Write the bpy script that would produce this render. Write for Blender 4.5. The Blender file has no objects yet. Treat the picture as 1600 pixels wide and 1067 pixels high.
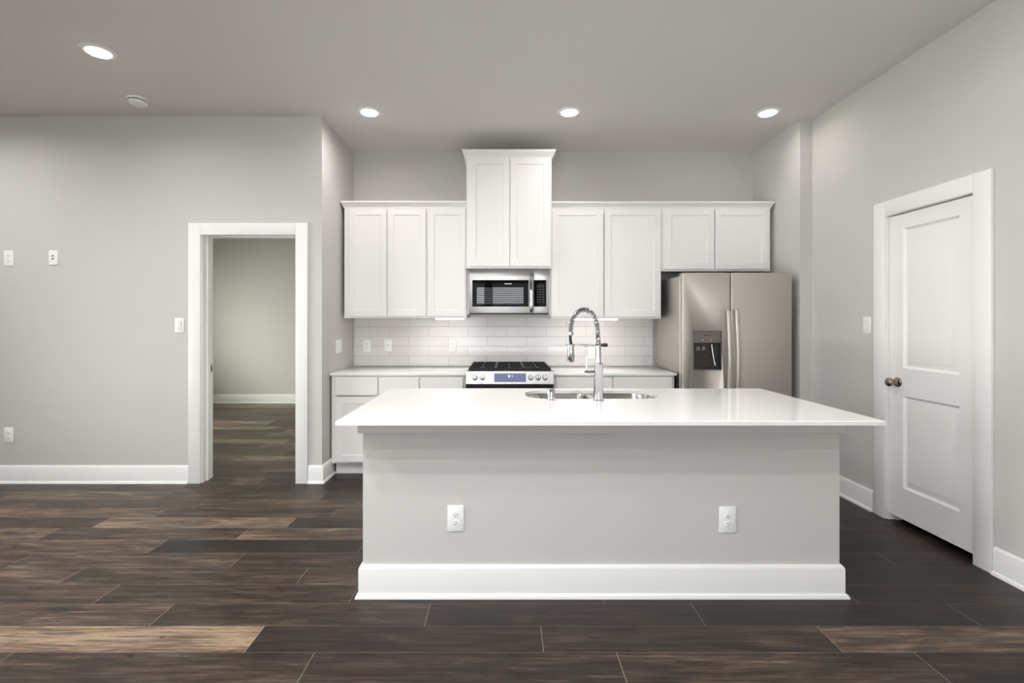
import bpy, bmesh, math, random
from mathutils import Vector, Matrix
R = math.radians
S = bpy.context.scene
C = S.collection

# ------------------------------------------------------------------ camera
cam_d = bpy.data.cameras.new('camera'); cam = bpy.data.objects.new('camera', cam_d); C.objects.link(cam)
cam.location = (0, 0, 1.365); cam.rotation_euler = (R(90), 0, 0)
cam_d.sensor_width = 36; cam_d.lens = 36*750/1600
cam_d.shift_x = 13/1600; cam_d.shift_y = -31.5/1600
cam_d.clip_start = .05
S.camera = cam
# ------------------------------------------------------------------ world, daylight, exposure
S.view_settings.view_transform = 'Standard'; S.view_settings.look = 'None'
S.view_settings.gamma = 1; S.view_settings.use_curve_mapping = False
S.view_settings.exposure = 0.68
S.cycles.max_bounces = 10; S.cycles.diffuse_bounces = 6; S.cycles.glossy_bounces = 5
S.cycles.caustics_reflective = False; S.cycles.caustics_refractive = False
S.cycles.sample_clamp_indirect = 6
S.cycles.use_denoising = True
W = bpy.data.worlds.new('world'); S.world = W; W.use_nodes = True
W.node_tree.nodes['Background'].inputs[0].default_value = (.80, .88, 1, 1)
W.node_tree.nodes['Background'].inputs[1].default_value = 1.2

def area(name, loc, rot, sx, sy, power, col):
    l = bpy.data.lights.new(name, 'AREA'); l.shape = 'RECTANGLE'; l.size = sx; l.size_y = sy
    l.energy = power; l.color = col
    o = bpy.data.objects.new(name, l); C.objects.link(o); o.location = loc; o.rotation_euler = rot
    return o
YR, XL, XR, ZC = -3.2, -6.2, 2.655, 3.097        # rear wall, left wall, right wall, ceiling
# daylight outside the windows behind and to the left of the camera
area('daylight_rear_left', (-1.62, YR-.45, 1.5), (R(90), 0, 0), 2.3, 2.2, 55, (.98, .985, 1))
area('daylight_rear_right', (.85, YR-.45, 1.5), (R(90), 0, 0), 2.3, 2.2, 42, (.98, .985, 1))
area('daylight_left', (XL-.45, .9, 1.4), (R(90), 0, R(-90)), 3.4, 2.4, 240, (.95, 1, .96))
area('daylight_bedroom', (XL-.5, 6.4, 1.5), (R(96), 0, R(-90)), 1.6, 1.6, 300, (.96, 1, .90))
# unseen lamps added low outside the windows to brighten the ceiling
area('ceiling_fill_rear', (-.4, YR-.9, .1), (R(128), 0, 0), 4.4, 1.2, 1150, (.98, .985, 1))
area('ceiling_fill_left', (XL-.9, .9, .0), (R(128), 0, R(-90)), 3.4, 1.2, 1250, (.95, 1, .96))

# ------------------------------------------------------------------ materials
def lin(c):
    c /= 255
    return c/12.92 if c <= .04045 else ((c+.055)/1.055)**2.4
def rgb(r, g, b): return (lin(r), lin(g), lin(b), 1)
def mat(name, col, rough=.5, metal=0, bump=0, bscale=200, vary=0, vscale=3, emit=None, estr=0, spec=.5, stretch=None, coat=0):
    m = bpy.data.materials.new(name); m.use_nodes = True
    n = m.node_tree.nodes; k = m.node_tree.links; p = n['Principled BSDF']
    p.inputs['Base Color'].default_value = rgb(*col)
    p.inputs['Roughness'].default_value = rough; p.inputs['Metallic'].default_value = metal
    p.inputs['Specular IOR Level'].default_value = spec; p.inputs['Coat Weight'].default_value = coat
    tc = n.new('ShaderNodeTexCoord')
    if vary:
        nz = n.new('ShaderNodeTexNoise'); nz.inputs['Scale'].default_value = vscale; nz.inputs['Detail'].default_value = 6
        k.new(tc.outputs['Object'], nz.inputs['Vector'])
        mx = n.new('ShaderNodeMix'); mx.data_type = 'RGBA'
        c = rgb(*col); mx.inputs['A'].default_value = tuple(x*(1-vary) for x in c[:3])+(1,)
        mx.inputs['B'].default_value = tuple(min(1, x*(1+vary)) for x in c[:3])+(1,)
        k.new(nz.outputs['Fac'], mx.inputs['Factor']); k.new(mx.outputs['Result'], p.inputs['Base Color'])
    if bump:
        nz = n.new('ShaderNodeTexNoise'); nz.inputs['Scale'].default_value = bscale; nz.inputs['Detail'].default_value = 3
        src = tc.outputs['Object']
        if stretch:
            mp = n.new('ShaderNodeMapping'); mp.inputs['Scale'].default_value = stretch
            k.new(src, mp.inputs['Vector']); src = mp.outputs['Vector']
        k.new(src, nz.inputs['Vector'])
        b = n.new('ShaderNodeBump'); b.inputs['Strength'].default_value = bump; b.inputs['Distance'].default_value = .002
        k.new(nz.outputs['Fac'], b.inputs['Height']); k.new(b.outputs['Normal'], p.inputs['Normal'])
    if emit:
        p.inputs['Emission Color'].default_value = rgb(*emit); p.inputs['Emission Strength'].default_value = estr
    return m
M = dict(
    wall=mat('grey_wall_paint', (200, 198, 194), .75, bump=.12, bscale=260, vary=.012, spec=.25),
    ceil=mat('grey_ceiling_paint', (216, 213, 210), .85, bump=.12, bscale=200, vary=.012, spec=.2),
    trim=mat('white_trim_paint', (234, 233, 230), .42, bump=.03, bscale=90, vary=.006),
    cab=mat('white_cabinet_paint', (233, 231, 228), .38, bump=.03, bscale=120, vary=.006),
    plate=mat('white_plastic', (238, 238, 235), .35, vary=.005),
    quartz=mat('white_quartz', (238, 237, 234), .085, vary=.018, vscale=7),
    steel=mat('brushed_stainless_steel', (198, 193, 186), .50, 1, bump=.006, bscale=60, stretch=(.6, 8, 40)),
    bright=mat('bright_stainless_steel', (206, 205, 204), .40, 1, bump=.015, bscale=60, stretch=(.6, 8, 40)),
    sink=mat('sink_steel', (200, 196, 190), .2, 1, bump=.03, bscale=90),
    chrome=mat('polished_chrome', (198, 198, 200), .06, 1, vary=.01),
    nickel=mat('dark_satin_nickel', (150, 138, 130), .24, 1, vary=.04, vscale=20),
    iron=mat('black_cast_iron', (17, 16, 16), .45, bump=.2, bscale=300),
    enamel=mat('black_enamel', (10, 10, 11), .18, vary=.05),
    black=mat('black_plastic', (14, 13, 13), .35, vary=.05),
    bglass=mat('black_glass', (8, 8, 9), .03, vary=.05, spec=.08),
    wglass=mat('oven_window_glass', (40, 44, 47), .015, vary=.08, vscale=40, spec=.9),
    lcd=mat('blue_grey_display_glass', (112, 120, 148), .08, vary=.03, emit=(112, 120, 160), estr=.12),
    digits=mat('lit_digits', (230, 240, 255), .4, emit=(225, 235, 255), estr=1.3),
    dgrey=mat('dark_grey_plastic', (44, 42, 40), .3, vary=.05),
    mgrey=mat('medium_grey_panel', (118, 112, 106), .35, .6, vary=.03),
    slot=mat('dark_slot', (50, 48, 46), .6, vary=.05),
    gasket=mat('grey_gasket', (70, 66, 62), .6, vary=.05),
    lamp=mat('lit_downlight_diffuser', (255, 252, 246), .5, emit=(255, 246, 234), estr=13),
    ucl=mat('lit_under_cabinet_diffuser', (255, 250, 242), .5, emit=(255, 249, 245), estr=7.5),
    blind=mat('white_blind_slat', (225, 225, 222), .5, vary=.01),
)
def tile_material():
    m = bpy.data.materials.new('glossy_white_subway_tile'); m.use_nodes = True
    n = m.node_tree.nodes; k = m.node_tree.links; p = n['Principled BSDF']
    tc = n.new('ShaderNodeTexCoord'); sp = n.new('ShaderNodeSeparateXYZ'); cb = n.new('ShaderNodeCombineXYZ')
    k.new(tc.outputs['Object'], sp.inputs[0]); k.new(sp.outputs['X'], cb.inputs['X']); k.new(sp.outputs['Z'], cb.inputs['Y'])
    br = n.new('ShaderNodeTexBrick'); br.offset = .5; br.inputs['Scale'].default_value = 1
    br.inputs['Brick Width'].default_value = .4; br.inputs['Row Height'].default_value = .1
    br.inputs['Mortar Size'].default_value = .0022; br.inputs['Mortar Smooth'].default_value = .35
    br.inputs['Color1'].default_value = rgb(221, 218, 216); br.inputs['Color2'].default_value = rgb(215, 212, 210)
    br.inputs['Mortar'].default_value = rgb(178, 175, 173)
    k.new(cb.outputs[0], br.inputs['Vector']); k.new(br.outputs['Color'], p.inputs['Base Color'])
    mr = n.new('ShaderNodeMapRange'); mr.inputs['To Min'].default_value = .13; mr.inputs['To Max'].default_value = .7
    k.new(br.outputs['Fac'], mr.inputs['Value']); k.new(mr.outputs[0], p.inputs['Roughness'])
    b = n.new('ShaderNodeBump'); b.invert = True; b.inputs['Strength'].default_value = .6; b.inputs['Distance'].default_value = .002
    k.new(br.outputs['Fac'], b.inputs['Height']); k.new(b.outputs['Normal'], p.inputs['Normal'])
    return m
M['tile'] = tile_material()
def pane_material():
    m = bpy.data.materials.new('clear_window_glass'); m.use_nodes = True
    n = m.node_tree.nodes; k = m.node_tree.links; n.remove(n['Principled BSDF'])
    t = n.new('ShaderNodeBsdfTransparent'); g = n.new('ShaderNodeBsdfGlossy'); g.inputs['Roughness'].default_value = .02
    f = n.new('ShaderNodeFresnel'); f.inputs['IOR'].default_value = 1.45; x = n.new('ShaderNodeMixShader')
    k.new(f.outputs[0], x.inputs[0]); k.new(t.outputs[0], x.inputs[1]); k.new(g.outputs[0], x.inputs[2])
    k.new(x.outputs[0], n['Material Output'].inputs['Surface'])
    return m
M['pane'] = pane_material()
def floor_material():
    m = bpy.data.materials.new('dark_vinyl_plank'); m.use_nodes = True
    n = m.node_tree.nodes; k = m.node_tree.links; p = n['Principled BSDF']
    def math_(op, a, b=None, c=None):
        x = n.new('ShaderNodeMath'); x.operation = op
        for i, v in enumerate((a, b, c)):
            if v is None: continue
            if isinstance(v, (int, float)): x.inputs[i].default_value = v
            else: k.new(v, x.inputs[i])
        return x.outputs[0]
    tone = n.new('ShaderNodeAttribute'); tone.attribute_name = 'tone'
    seed = n.new('ShaderNodeAttribute'); seed.attribute_name = 'seed'
    plen = n.new('ShaderNodeAttribute'); plen.attribute_name = 'plank_length'
    uv = n.new('ShaderNodeUVMap'); uv.uv_map = 'plank'
    sp = n.new('ShaderNodeSeparateXYZ'); k.new(uv.outputs[0], sp.inputs[0])
    u, v = sp.outputs['X'], sp.outputs['Y']
    sd = math_('MULTIPLY', seed.outputs['Fac'], 91.7)
    def noise(su, sv, detail, dist=0, rough=.6):
        cb = n.new('ShaderNodeCombineXYZ')
        k.new(math_('MULTIPLY', u, su), cb.inputs[0]); k.new(math_('MULTIPLY', v, sv), cb.inputs[1]); k.new(sd, cb.inputs[2])
        z = n.new('ShaderNodeTexNoise'); z.inputs['Scale'].default_value = 1; z.inputs['Detail'].default_value = detail
        z.inputs['Roughness'].default_value = rough; z.inputs['Distortion'].default_value = dist
        k.new(cb.outputs[0], z.inputs['Vector']); return z.outputs['Fac']
    cloud = noise(2.0, 10, 4, 1.2); streak = noise(1.5, 34, 5, 1.6, .6); grain = noise(5, 95, 6, .5, .65); fine = noise(14, 330, 3)
    knot = noise(7, 22, 2, .6)
    t = math_('ADD', tone.outputs['Fac'], math_('MULTIPLY', math_('SUBTRACT', cloud, .5), .95))
    t = math_('ADD', t, math_('MULTIPLY', math_('SUBTRACT', grain, .5), 1.05))
    t = math_('ADD', t, math_('MULTIPLY', math_('SUBTRACT', streak, .5), .9))
    t = math_('ADD', t, math_('MULTIPLY', math_('SUBTRACT', fine, .5), .35))
    kn = n.new('ShaderNodeMapRange'); kn.inputs['From Min'].default_value = .70; kn.inputs['From Max'].default_value = .78
    k.new(knot, kn.inputs['Value']); t = math_('SUBTRACT', t, math_('MULTIPLY', kn.outputs[0], .45))
    rp = n.new('ShaderNodeValToRGB'); e = rp.color_ramp.elements
    e[0].position = 0; e[0].color = rgb(30, 23, 20); e[1].position = 1; e[1].color = rgb(146, 125, 102)
    for pos, c in ((.3, (47, 37, 31)), (.55, (72, 59, 50)), (.8, (108, 90, 75))):
        x = e.new(pos); x.color = rgb(*c)
    k.new(t, rp.inputs['Fac'])
    # bevelled joints between planks
    du = math_('MINIMUM', u, math_('SUBTRACT', plen.outputs['Fac'], u))
    dv = math_('MINIMUM', v, math_('SUBTRACT', .17, v))
    ju = math_('LESS_THAN', du, .0016); jv = math_('LESS_THAN', dv, .0012)
    mx = n.new('ShaderNodeMix'); mx.data_type = 'RGBA'; mx.inputs['B'].default_value = rgb(150, 136, 122)
    k.new(math_('MULTIPLY', ju, .55), mx.inputs['Factor']); k.new(rp.outputs[0], mx.inputs['A'])
    m2 = n.new('ShaderNodeMix'); m2.data_type = 'RGBA'; m2.inputs['B'].default_value = rgb(112, 100, 90)
    k.new(math_('MULTIPLY', jv, .55), m2.inputs['Factor']); k.new(mx.outputs['Result'], m2.inputs['A'])
    k.new(m2.outputs['Result'], p.inputs['Base Color'])
    k.new(math_('ADD', .34, math_('MULTIPLY', grain, .16)), p.inputs['Roughness'])
    p.inputs['Specular IOR Level'].default_value = .34
    b = n.new('ShaderNodeBump'); b.inputs['Strength'].default_value = .18; b.inputs['Distance'].default_value = .0015
    hh = math_('SUBTRACT', grain, math_('MULTIPLY', math_('MAXIMUM', ju, jv), .8))
    k.new(hh, b.inputs['Height']); k.new(b.outputs['Normal'], p.inputs['Normal'])
    return m
M['floor'] = floor_material()

# ------------------------------------------------------------------ mesh helpers
def BM(): return bmesh.new()
def box(bm, x0, x1, y0, y1, z0, z1, bev=0, seg=2):
    v = [bm.verts.new(p) for p in ((x0,y0,z0),(x1,y0,z0),(x1,y1,z0),(x0,y1,z0),(x0,y0,z1),(x1,y0,z1),(x1,y1,z1),(x0,y1,z1))]
    f = [bm.faces.new([v[i] for i in q]) for q in ((0,3,2,1),(4,5,6,7),(0,1,5,4),(1,2,6,5),(2,3,7,6),(3,0,4,7))]
    if bev:
        ed = {e for g in f for e in g.edges}
        bmesh.ops.bevel(bm, geom=list(ed), offset=bev, segments=seg, affect='EDGES', profile=.5)
    return v
def frame_of(d):
    d = Vector(d).normalized(); a = Vector((0,0,1)) if abs(d.z) < .9 else Vector((1,0,0))
    u = a.cross(d).normalized(); return u, d.cross(u), d
def lathe(bm, prof, c, d=(0,0,1), seg=32, sy=1.0):
    """prof: (radius, distance along d); closed at ends when radius is 0 or by caps"""
    u, w, d = frame_of(d); c = Vector(c); rings = []
    for r, h in prof:
        if r <= 1e-6: rings.append([bm.verts.new(c+d*h)])
        else: rings.append([bm.verts.new(c+d*h+u*(r*math.cos(2*math.pi*i/seg))+w*(r*sy*math.sin(2*math.pi*i/seg))) for i in range(seg)])
    for a, b in zip(rings, rings[1:]):
        for i in range(seg):
            j = (i+1) % seg
            if len(a) == 1 and len(b) == 1: continue
            if len(a) == 1: bm.faces.new((a[0], b[j], b[i]))
            elif len(b) == 1: bm.faces.new((a[i], a[j], b[0]))
            else: bm.faces.new((a[i], a[j], b[j], b[i]))
    if len(rings[0]) > 1: bm.faces.new(list(reversed(rings[0])))
    if len(rings[-1]) > 1: bm.faces.new(rings[-1])
def cyl(bm, p0, p1, r, seg=24, ch=0.0):
    p0 = Vector(p0); d = Vector(p1)-p0; L = d.length
    lathe(bm, [(r-ch, 0), (r, ch), (r, L-ch), (r-ch, L)] if ch else [(r, 0), (r, L)], p0, d, seg)
def tube(bm, pts, r, seg=12, rads=None, flat=1.0, ref=None):
    pts = [Vector(p) for p in pts]; rings = []; prev = None
    for i, p in enumerate(pts):
        d = (pts[min(i+1, len(pts)-1)]-pts[max(i-1, 0)]).normalized()
        if prev is None:
            u = Vector(ref) if ref else frame_of(d)[0]
        else: u = prev
        u = (u-d*u.dot(d)).normalized(); prev = u; w = d.cross(u); rr = rads[i] if rads else r
        rings.append([bm.verts.new(p+u*(rr*math.cos(2*math.pi*j/seg))+w*(rr*flat*math.sin(2*math.pi*j/seg))) for j in range(seg)])
    for a, b in zip(rings, rings[1:]):
        for j in range(seg): bm.faces.new((a[j], a[(j+1)%seg], b[(j+1)%seg], b[j]))
    bm.faces.new(list(reversed(rings[0]))); bm.faces.new(rings[-1])
def sweep(bm, path, prof, side=1):
    """profile (out, z) swept along a floor path (x, y), mitred at its corners"""
    P = [Vector(p) for p in path]; offs = []
    nrm = []
    for a, b in zip(P, P[1:]):
        d = (b-a).normalized(); nrm.append(Vector((d.y, -d.x))*side)
    for i in range(len(P)):
        if i == 0: offs.append(nrm[0])
        elif i == len(P)-1: offs.append(nrm[-1])
        else: offs.append((nrm[i-1]+nrm[i])/(1+nrm[i-1].dot(nrm[i])))
    rings = [[bm.verts.new((p.x+o.x*q[0], p.y+o.y*q[0], q[1])) for q in prof] for p, o in zip(P, offs)]
    m = len(prof)
    for a, b in zip(rings, rings[1:]):
        for j in range(m): bm.faces.new((a[j], a[(j+1)%m], b[(j+1)%m], b[j]))
    bm.faces.new(list(reversed(rings[0]))); bm.faces.new(rings[-1])
def panelled(bm, u0, u1, v0, v1, panels, thick, rings, mp):
    """a slab whose front has framed panels; mp(u, v, depth into slab) -> point.  rings: (inset, depth) from each panel's edge inward"""
    us = sorted({u0, u1} | {p[0] for p in panels} | {p[1] for p in panels})
    vs = sorted({v0, v1} | {p[2] for p in panels} | {p[3] for p in panels})
    cache = {}
    def V(u, v, d):
        key = (round(u, 6), round(v, 6), round(d, 6))
        if key not in cache: cache[key] = bm.verts.new(mp(u, v, d))
        return cache[key]
    def q(*a): bm.faces.new(a)
    for i in range(len(us)-1):
        for j in range(len(vs)-1):
            cu, cv = (us[i]+us[i+1])/2, (vs[j]+vs[j+1])/2
            if any(p[0] < cu < p[1] and p[2] < cv < p[3] for p in panels): continue
            q(V(us[i], vs[j], 0), V(us[i+1], vs[j], 0), V(us[i+1], vs[j+1], 0), V(us[i], vs[j+1], 0))
    for p in panels:
        prev = [V(p[0], p[2], 0), V(p[1], p[2], 0), V(p[1], p[3], 0), V(p[0], p[3], 0)]
        for ins, dep in rings:
            cur = [V(p[0]+ins, p[2]+ins, dep), V(p[1]-ins, p[2]+ins, dep), V(p[1]-ins, p[3]-ins, dep), V(p[0]+ins, p[3]-ins, dep)]
            for a in range(4): q(prev[a], prev[(a+1)%4], cur[(a+1)%4], cur[a])
            prev = cur
        q(*prev)
    for i in range(len(us)-1):
        q(V(us[i+1], v0, 0), V(us[i], v0, 0), V(us[i], v0, thick), V(us[i+1], v0, thick))
        q(V(us[i], v1, 0), V(us[i+1], v1, 0), V(us[i+1], v1, thick), V(us[i], v1, thick))
    for j in range(len(vs)-1):
        q(V(u0, vs[j], 0), V(u0, vs[j+1], 0), V(u0, vs[j+1], thick), V(u0, vs[j], thick))
        q(V(u1, vs[j+1], 0), V(u1, vs[j], 0), V(u1, vs[j], thick), V(u1, vs[j+1], thick))
    q(*[V(u, v0, thick) for u in us], *[V(u1, v, thick) for v in vs[1:]], *[V(u, v1, thick) for u in reversed(us[:-1])], *[V(u0, v, thick) for v in reversed(vs[1:-1])])
def shaker(x0, x1, z0, z1, yf, rail=.058, thick=.02):
    bm = BM()
    panelled(bm, x0, x1, z0, z1, [(x0+rail, x1-rail, z0+rail, z1-rail)], thick, [(.0015, .005), (.003, .0065)], lambda u, v, d: (u, yf+d, v))
    return bm
def slab(x0, x1, z0, z1, yf, thick=.02):
    bm = BM(); box(bm, x0, x1, yf, yf+thick, z0, z1, .002, 1); return bm
def rrect(x0, x1, y0, y1, r, seg=8):
    o = []
    for cx, cy, a in ((x1-r, y0+r, -90), (x1-r, y1-r, 0), (x0+r, y1-r, 90), (x0+r, y0+r, 180)):
        for i in range(seg+1):
            t = R(a+90*i/seg); o.append((cx+r*math.cos(t), cy+r*math.sin(t)))
    return o

def root_of(o):
    while o.parent: o = o.parent
    return o
def obj(name, bm, m, parent=None, label=None, local=False, smooth=True):
    """ONE mesh object; its coordinates are world ones unless local, and become relative to the thing that owns it"""
    bmesh.ops.recalc_face_normals(bm, faces=bm.faces[:])
    if parent and not local: bmesh.ops.translate(bm, verts=bm.verts[:], vec=-root_of(parent).location)
    me = bpy.data.meshes.new(name)
    if smooth:
        for f in bm.faces: f.smooth = True
        for e in bm.edges:
            if len(e.link_faces) == 2 and e.calc_face_angle(0) > R(34): e.smooth = False
    bm.to_mesh(me); bm.free(); me.materials.append(M[m] if isinstance(m, str) else m)
    o = bpy.data.objects.new(name, me); C.objects.link(o)
    if parent: o.parent = parent
    if label: o['label'] = label
    return o
def thing(name, label, cat, loc=(0,0,0), rotz=0, group=None):
    o = bpy.data.objects.new(name, None); C.objects.link(o); o.empty_display_size = .05
    o.location = loc; o.rotation_euler = (0, 0, rotz); o['label'] = label; o['category'] = cat
    if group: o['group'] = group
    return o
def tag(o, label, cat, group=None):
    o['label'] = label; o['category'] = cat
    if group: o['group'] = group
    return o
def base_at(o, loc):
    """move a one-mesh thing's origin to its base"""
    o.data.transform(Matrix.Translation(-Vector(loc))); o.location = loc; return o
def struct(name, bm=None, m=None, parent=None):
    if bm is None:
        o = bpy.data.objects.new(name, None); C.objects.link(o)
    else: o = obj(name, bm, m, parent)
    if not parent: o['kind'] = 'structure'
    return o
def dup(r0, loc, rotz, label, group=None):
    r = r0.copy(); C.objects.link(r); r.location = loc; r.rotation_euler = (0, 0, rotz); r['label'] = label
    if group: r['group'] = group
    for ch in list(r0.children):
        c = ch.copy(); C.objects.link(c); c.parent = r
        for g in list(ch.children):
            d = g.copy(); C.objects.link(d); d.parent = c
    return r

# ------------------------------------------------------------------ the setting
KL, KR, KB, YL = -1.535, 2.55, 4.902, 4.054       # kitchen alcove sides and back, doorway wall
YB = 8.0                                          # far wall of the room beyond the doorway
# floor: planks laid along x
def make_floor():
    rnd = random.Random(7)
    fixed = {0: [(-2.30, .5), (-1.07, .80), (.165, .28), (1.40, .40), (2.64, .74)],
             1: [(-1.59, .45), (-.355, .45), (.905, .30), (2.14, .22)],
             -1: [(-2.02, .3), (-.78, .45), (.465, .40), (1.69, .52), (2.9, .30)],
             2: [(-1.99, .42), (-.75, .46), (.49, .3), (1.72, .22), (2.95, .3)],
             3: [(-2.32, .5), (-1.08, .36), (.16, .52), (1.4, .3), (2.64, .25)],
             4: [(-2.76, .4), (-1.52, .46), (-.28, .48), (.96, .4), (2.2, .3)],
             5: [(-2.10, .5), (-.86, .20), (.38, .22), (1.6, .3), (2.85, .3)],
             6: [(-2.92, .62), (-1.68, .42), (-.44, .70), (.8, .4), (2.0, .35)],
             7: [(-2.73, .35), (-1.44, .70), (-.2, .38), (1.0, .3), (2.25, .35)]}
    bm = BM(); uvl = bm.loops.layers.uv.new('plank')
    ft = bm.faces.layers.float.new('tone'); fs = bm.faces.layers.float.new('seed'); fl = bm.faces.layers.float.new('plank_length')
    x0, x1 = XL-.1, 3.75; k0 = -32; wd = .17
    for k in range(k0, 36):
        ya, yb = 2.15+(k-1)*wd, 2.15+k*wd
        js = []
        if k in fixed:
            for it in fixed[k]: js.append((it[0], it[1]))
        else:
            x = x0+rnd.uniform(.1, 1.2)
            while x < x1: js.append((x, rnd.choice((.25, .35, .4, .45, .5, .6, .72)))); x += 1.235
        while js[0][0]-1.24 > x0: js.insert(0, (js[0][0]-1.24, rnd.choice((.3, .45, .55, .7))))
        js.append((js[-1][0]+1.24, .35))
        while js[-1][0] < x1: js.append((js[-1][0]+1.24, .4))
        prev = js[0][0]-1.24
        for xe, tone in js:
            a, b = max(prev, x0), min(xe, x1)
            if b-a > .01:
                f = bm.faces.new([bm.verts.new(p) for p in ((a, ya, 0), (b, ya, 0), (b, yb, 0), (a, yb, 0))])
                f[ft] = tone+(.07 if xe < -.9 else -.10); f[fs] = rnd.random(); f[fl] = xe-prev  # left planks coloured lighter for the sheen and light there, the rest darker
                for l in f.loops: l[uvl].uv = (l.vert.co.x-prev, l.vert.co.y-ya)
            prev = xe
    return bm
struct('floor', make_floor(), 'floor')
b = BM(); box(b, XL-.1, 3.75, YR-.1, YB+.1, ZC, ZC+.1); struct('ceiling', b, 'ceil')

DX0, DX1, DZ = -2.569, -1.733, 2.110              # doorway in the wall at left
b = BM(); box(b, XL, DX0, YL, YL+.14, 0, ZC); box(b, DX0, DX1, YL, YL+.14, DZ, ZC); box(b, DX1, KL, YL, YL+.14, 0, ZC)
struct('wall_back_left', b, 'wall')
b = BM(); box(b, KL-.14, KL, YL+.14, KB, 0, ZC); struct('wall_kitchen_left', b, 'wall')
b = BM(); box(b, KL-.14, 3.75, KB, KB+.12, 0, ZC); struct('wall_back', b, 'wall')
b = BM(); box(b, KR, 3.75, 4.13, KB, 0, ZC); struct('wall_kitchen_right', b, 'wall')
PY0, PY1, PZ = 2.684, 3.331, 2.10                 # pantry door opening in the right wall
b = BM(); box(b, XR, XR+.12, YR, PY0, 0, ZC); box(b, XR, XR+.12, PY0, PY1, PZ, ZC); box(b, XR, XR+.12, PY1, 4.13, 0, ZC)
struct('wall_right', b, 'wall')
b = BM(); box(b, XR+.12, 3.7, PY0-.35, PY0-.25, 0, ZC); box(b, 3.6, 3.7, PY0-.25, 4.13, 0, ZC); struct('wall_pantry', b, 'wall')
b = BM(); box(b, XL, KL-.14, YB, YB+.1, 0, ZC); struct('wall_far', b, 'wall')
b = BM(); box(b, KL-.14, KL-.04, KB+.12, YB+.1, 0, ZC); struct('wall_bedroom_right', b, 'wall')
# outer left wall with two window openings, rear wall with four
def wall_with_holes(a0, a1, holes, mk):
    bm = BM(); us = sorted({a0, a1} | {h[0] for h in holes} | {h[1] for h in holes})
    for u, w in zip(us, us[1:]):
        h = [h for h in holes if h[0] <= u and w <= h[1]]
        if h: mk(bm, u, w, 0, h[0][2]); mk(bm, u, w, h[0][3], ZC)
        else: mk(bm, u, w, 0, ZC)
    return bm
LW = [(-.55, .85, .35, 2.35), (1.0, 2.4, .35, 2.35), (5.7, 7.1, .8, 2.35)]
RW = [(-2.55, -1.62, .55, 2.4), (-1.48, -.46, .55, 2.4), (-.32, .70, .55, 2.4), (.84, 1.77, .55, 2.4)]
struct('wall_left', wall_with_holes(YR, YB+.1, LW, lambda bm, a, c, z0, z1: box(bm, XL-.1, XL, a, c, z0, z1)), 'wall')
struct('wall_rear', wall_with_holes(XL, XR+.12, RW, lambda bm, a, c, z0, z1: box(bm, a, c, YR-.1, YR, z0, z1)), 'wall')
wn = 0
for holes, ax in ((RW, 'x'), (LW, 'y')):
    for a0, a1, z0, z1 in holes:
        wn += 1
        def bx(bm, u0, u1, d0, d1, w0, w1, bev=0):
            if ax == 'x': box(bm, u0, u1, YR-d1, YR-d0, w0, w1, bev)
            else: box(bm, XL-d1, XL-d0, u0, u1, w0, w1, bev)
        w = struct('window_%d' % wn)
        f = BM()
        for q in ((a0, a0+.04, z0, z1), (a1-.04, a1, z0, z1), (a0+.04, a1-.04, z0, z0+.04), (a0+.04, a1-.04, z1-.04, z1), (a0+.04, a1-.04, (z0+z1)/2-.02, (z0+z1)/2+.02)):
            bx(f, q[0], q[1], .06, .1, q[2], q[3])
        obj('window_frame', f, 'trim', w)
        g = BM(); bx(g, a0+.04, a1-.04, .078, .082, z0+.04, z1-.04); obj('pane', g, 'pane', w)
        def slat(bm, u0, u1, zz):
            n0 = len(bm.verts); bx(bm, u0, u1, .006, .050, zz, zz+.003); bm.verts.ensure_lookup_table()
            for v_ in bm.verts[n0:]:
                dd = (YR-v_.co.y if ax == 'x' else XL-v_.co.x)-.028; v_.co.z += dd*.55
        s = BM(); z = z0+.03
        while z < z1-.05: slat(s, a0+.01, a1-.01, z); z += .052
        bx(s, a0+.01, a1-.01, .003, .053, z1-.05, z1-.005); obj('blind', s, 'blind', w)

BASE = [(0, 0), (.028, 0), (.028, .007), (.023, .017), (.0155, .021), (.0155, .134), (.012, .143), (.006, .15), (0, .15)]
def baseboard(name, *paths):
    bm = BM()
    for p, s in paths: sweep(bm, p, BASE, s)
    return struct(name, bm, 'trim')
baseboard('baseboard_back_left', ([(XL, YL), (-2.655, YL)], 1), ([(-1.648, YL), (KL, YL), (KL, 4.312)], 1))
baseboard('baseboard_right', ([(KR, 4.5), (KR, 4.13), (XR, 4.13), (XR, 3.435)], 1), ([(XR, 2.591), (XR, YR)], 1))
baseboard('baseboard_far', ([(XL, YB), (KL-.14, YB)], 1))
# right wall's pieces face -x: check orientation through the path direction
def casing(bm, u0, u1, ztop, w, mk):
    mk(bm, u0-w, u0, 0, ztop+w); mk(bm, u1, u1+w, 0, ztop+w); mk(bm, u0, u1, ztop, ztop+w)
t1 = struct('trim_1')
b = BM(); casing(b, -2.551, -1.751, 2.092, .101, lambda bm, a, c, z0, z1: box(bm, a, c, YL-.022, YL, z0, z1, .004, 2)); obj('casing', b, 'trim', t1)
b = BM()
box(b, DX0, -2.545, YL-.002, YL+.142, 0, 2.098); box(b, -1.757, DX1, YL-.002, YL+.142, 0, 2.098); box(b, DX0, DX1, YL-.002, YL+.142, 2.098, DZ)
obj('jamb', b, 'trim', t1)
b = BM()
box(b, -2.545, -2.533, YL+.055, YL+.098, 0, 2.098, .003, 1); box(b, -1.769, -1.757, YL+.055, YL+.098, 0, 2.098, .003, 1); box(b, -2.533, -1.769, YL+.055, YL+.098, 2.086, 2.098, .003, 1)
obj('door_stop', b, 'trim', t1)
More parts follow.
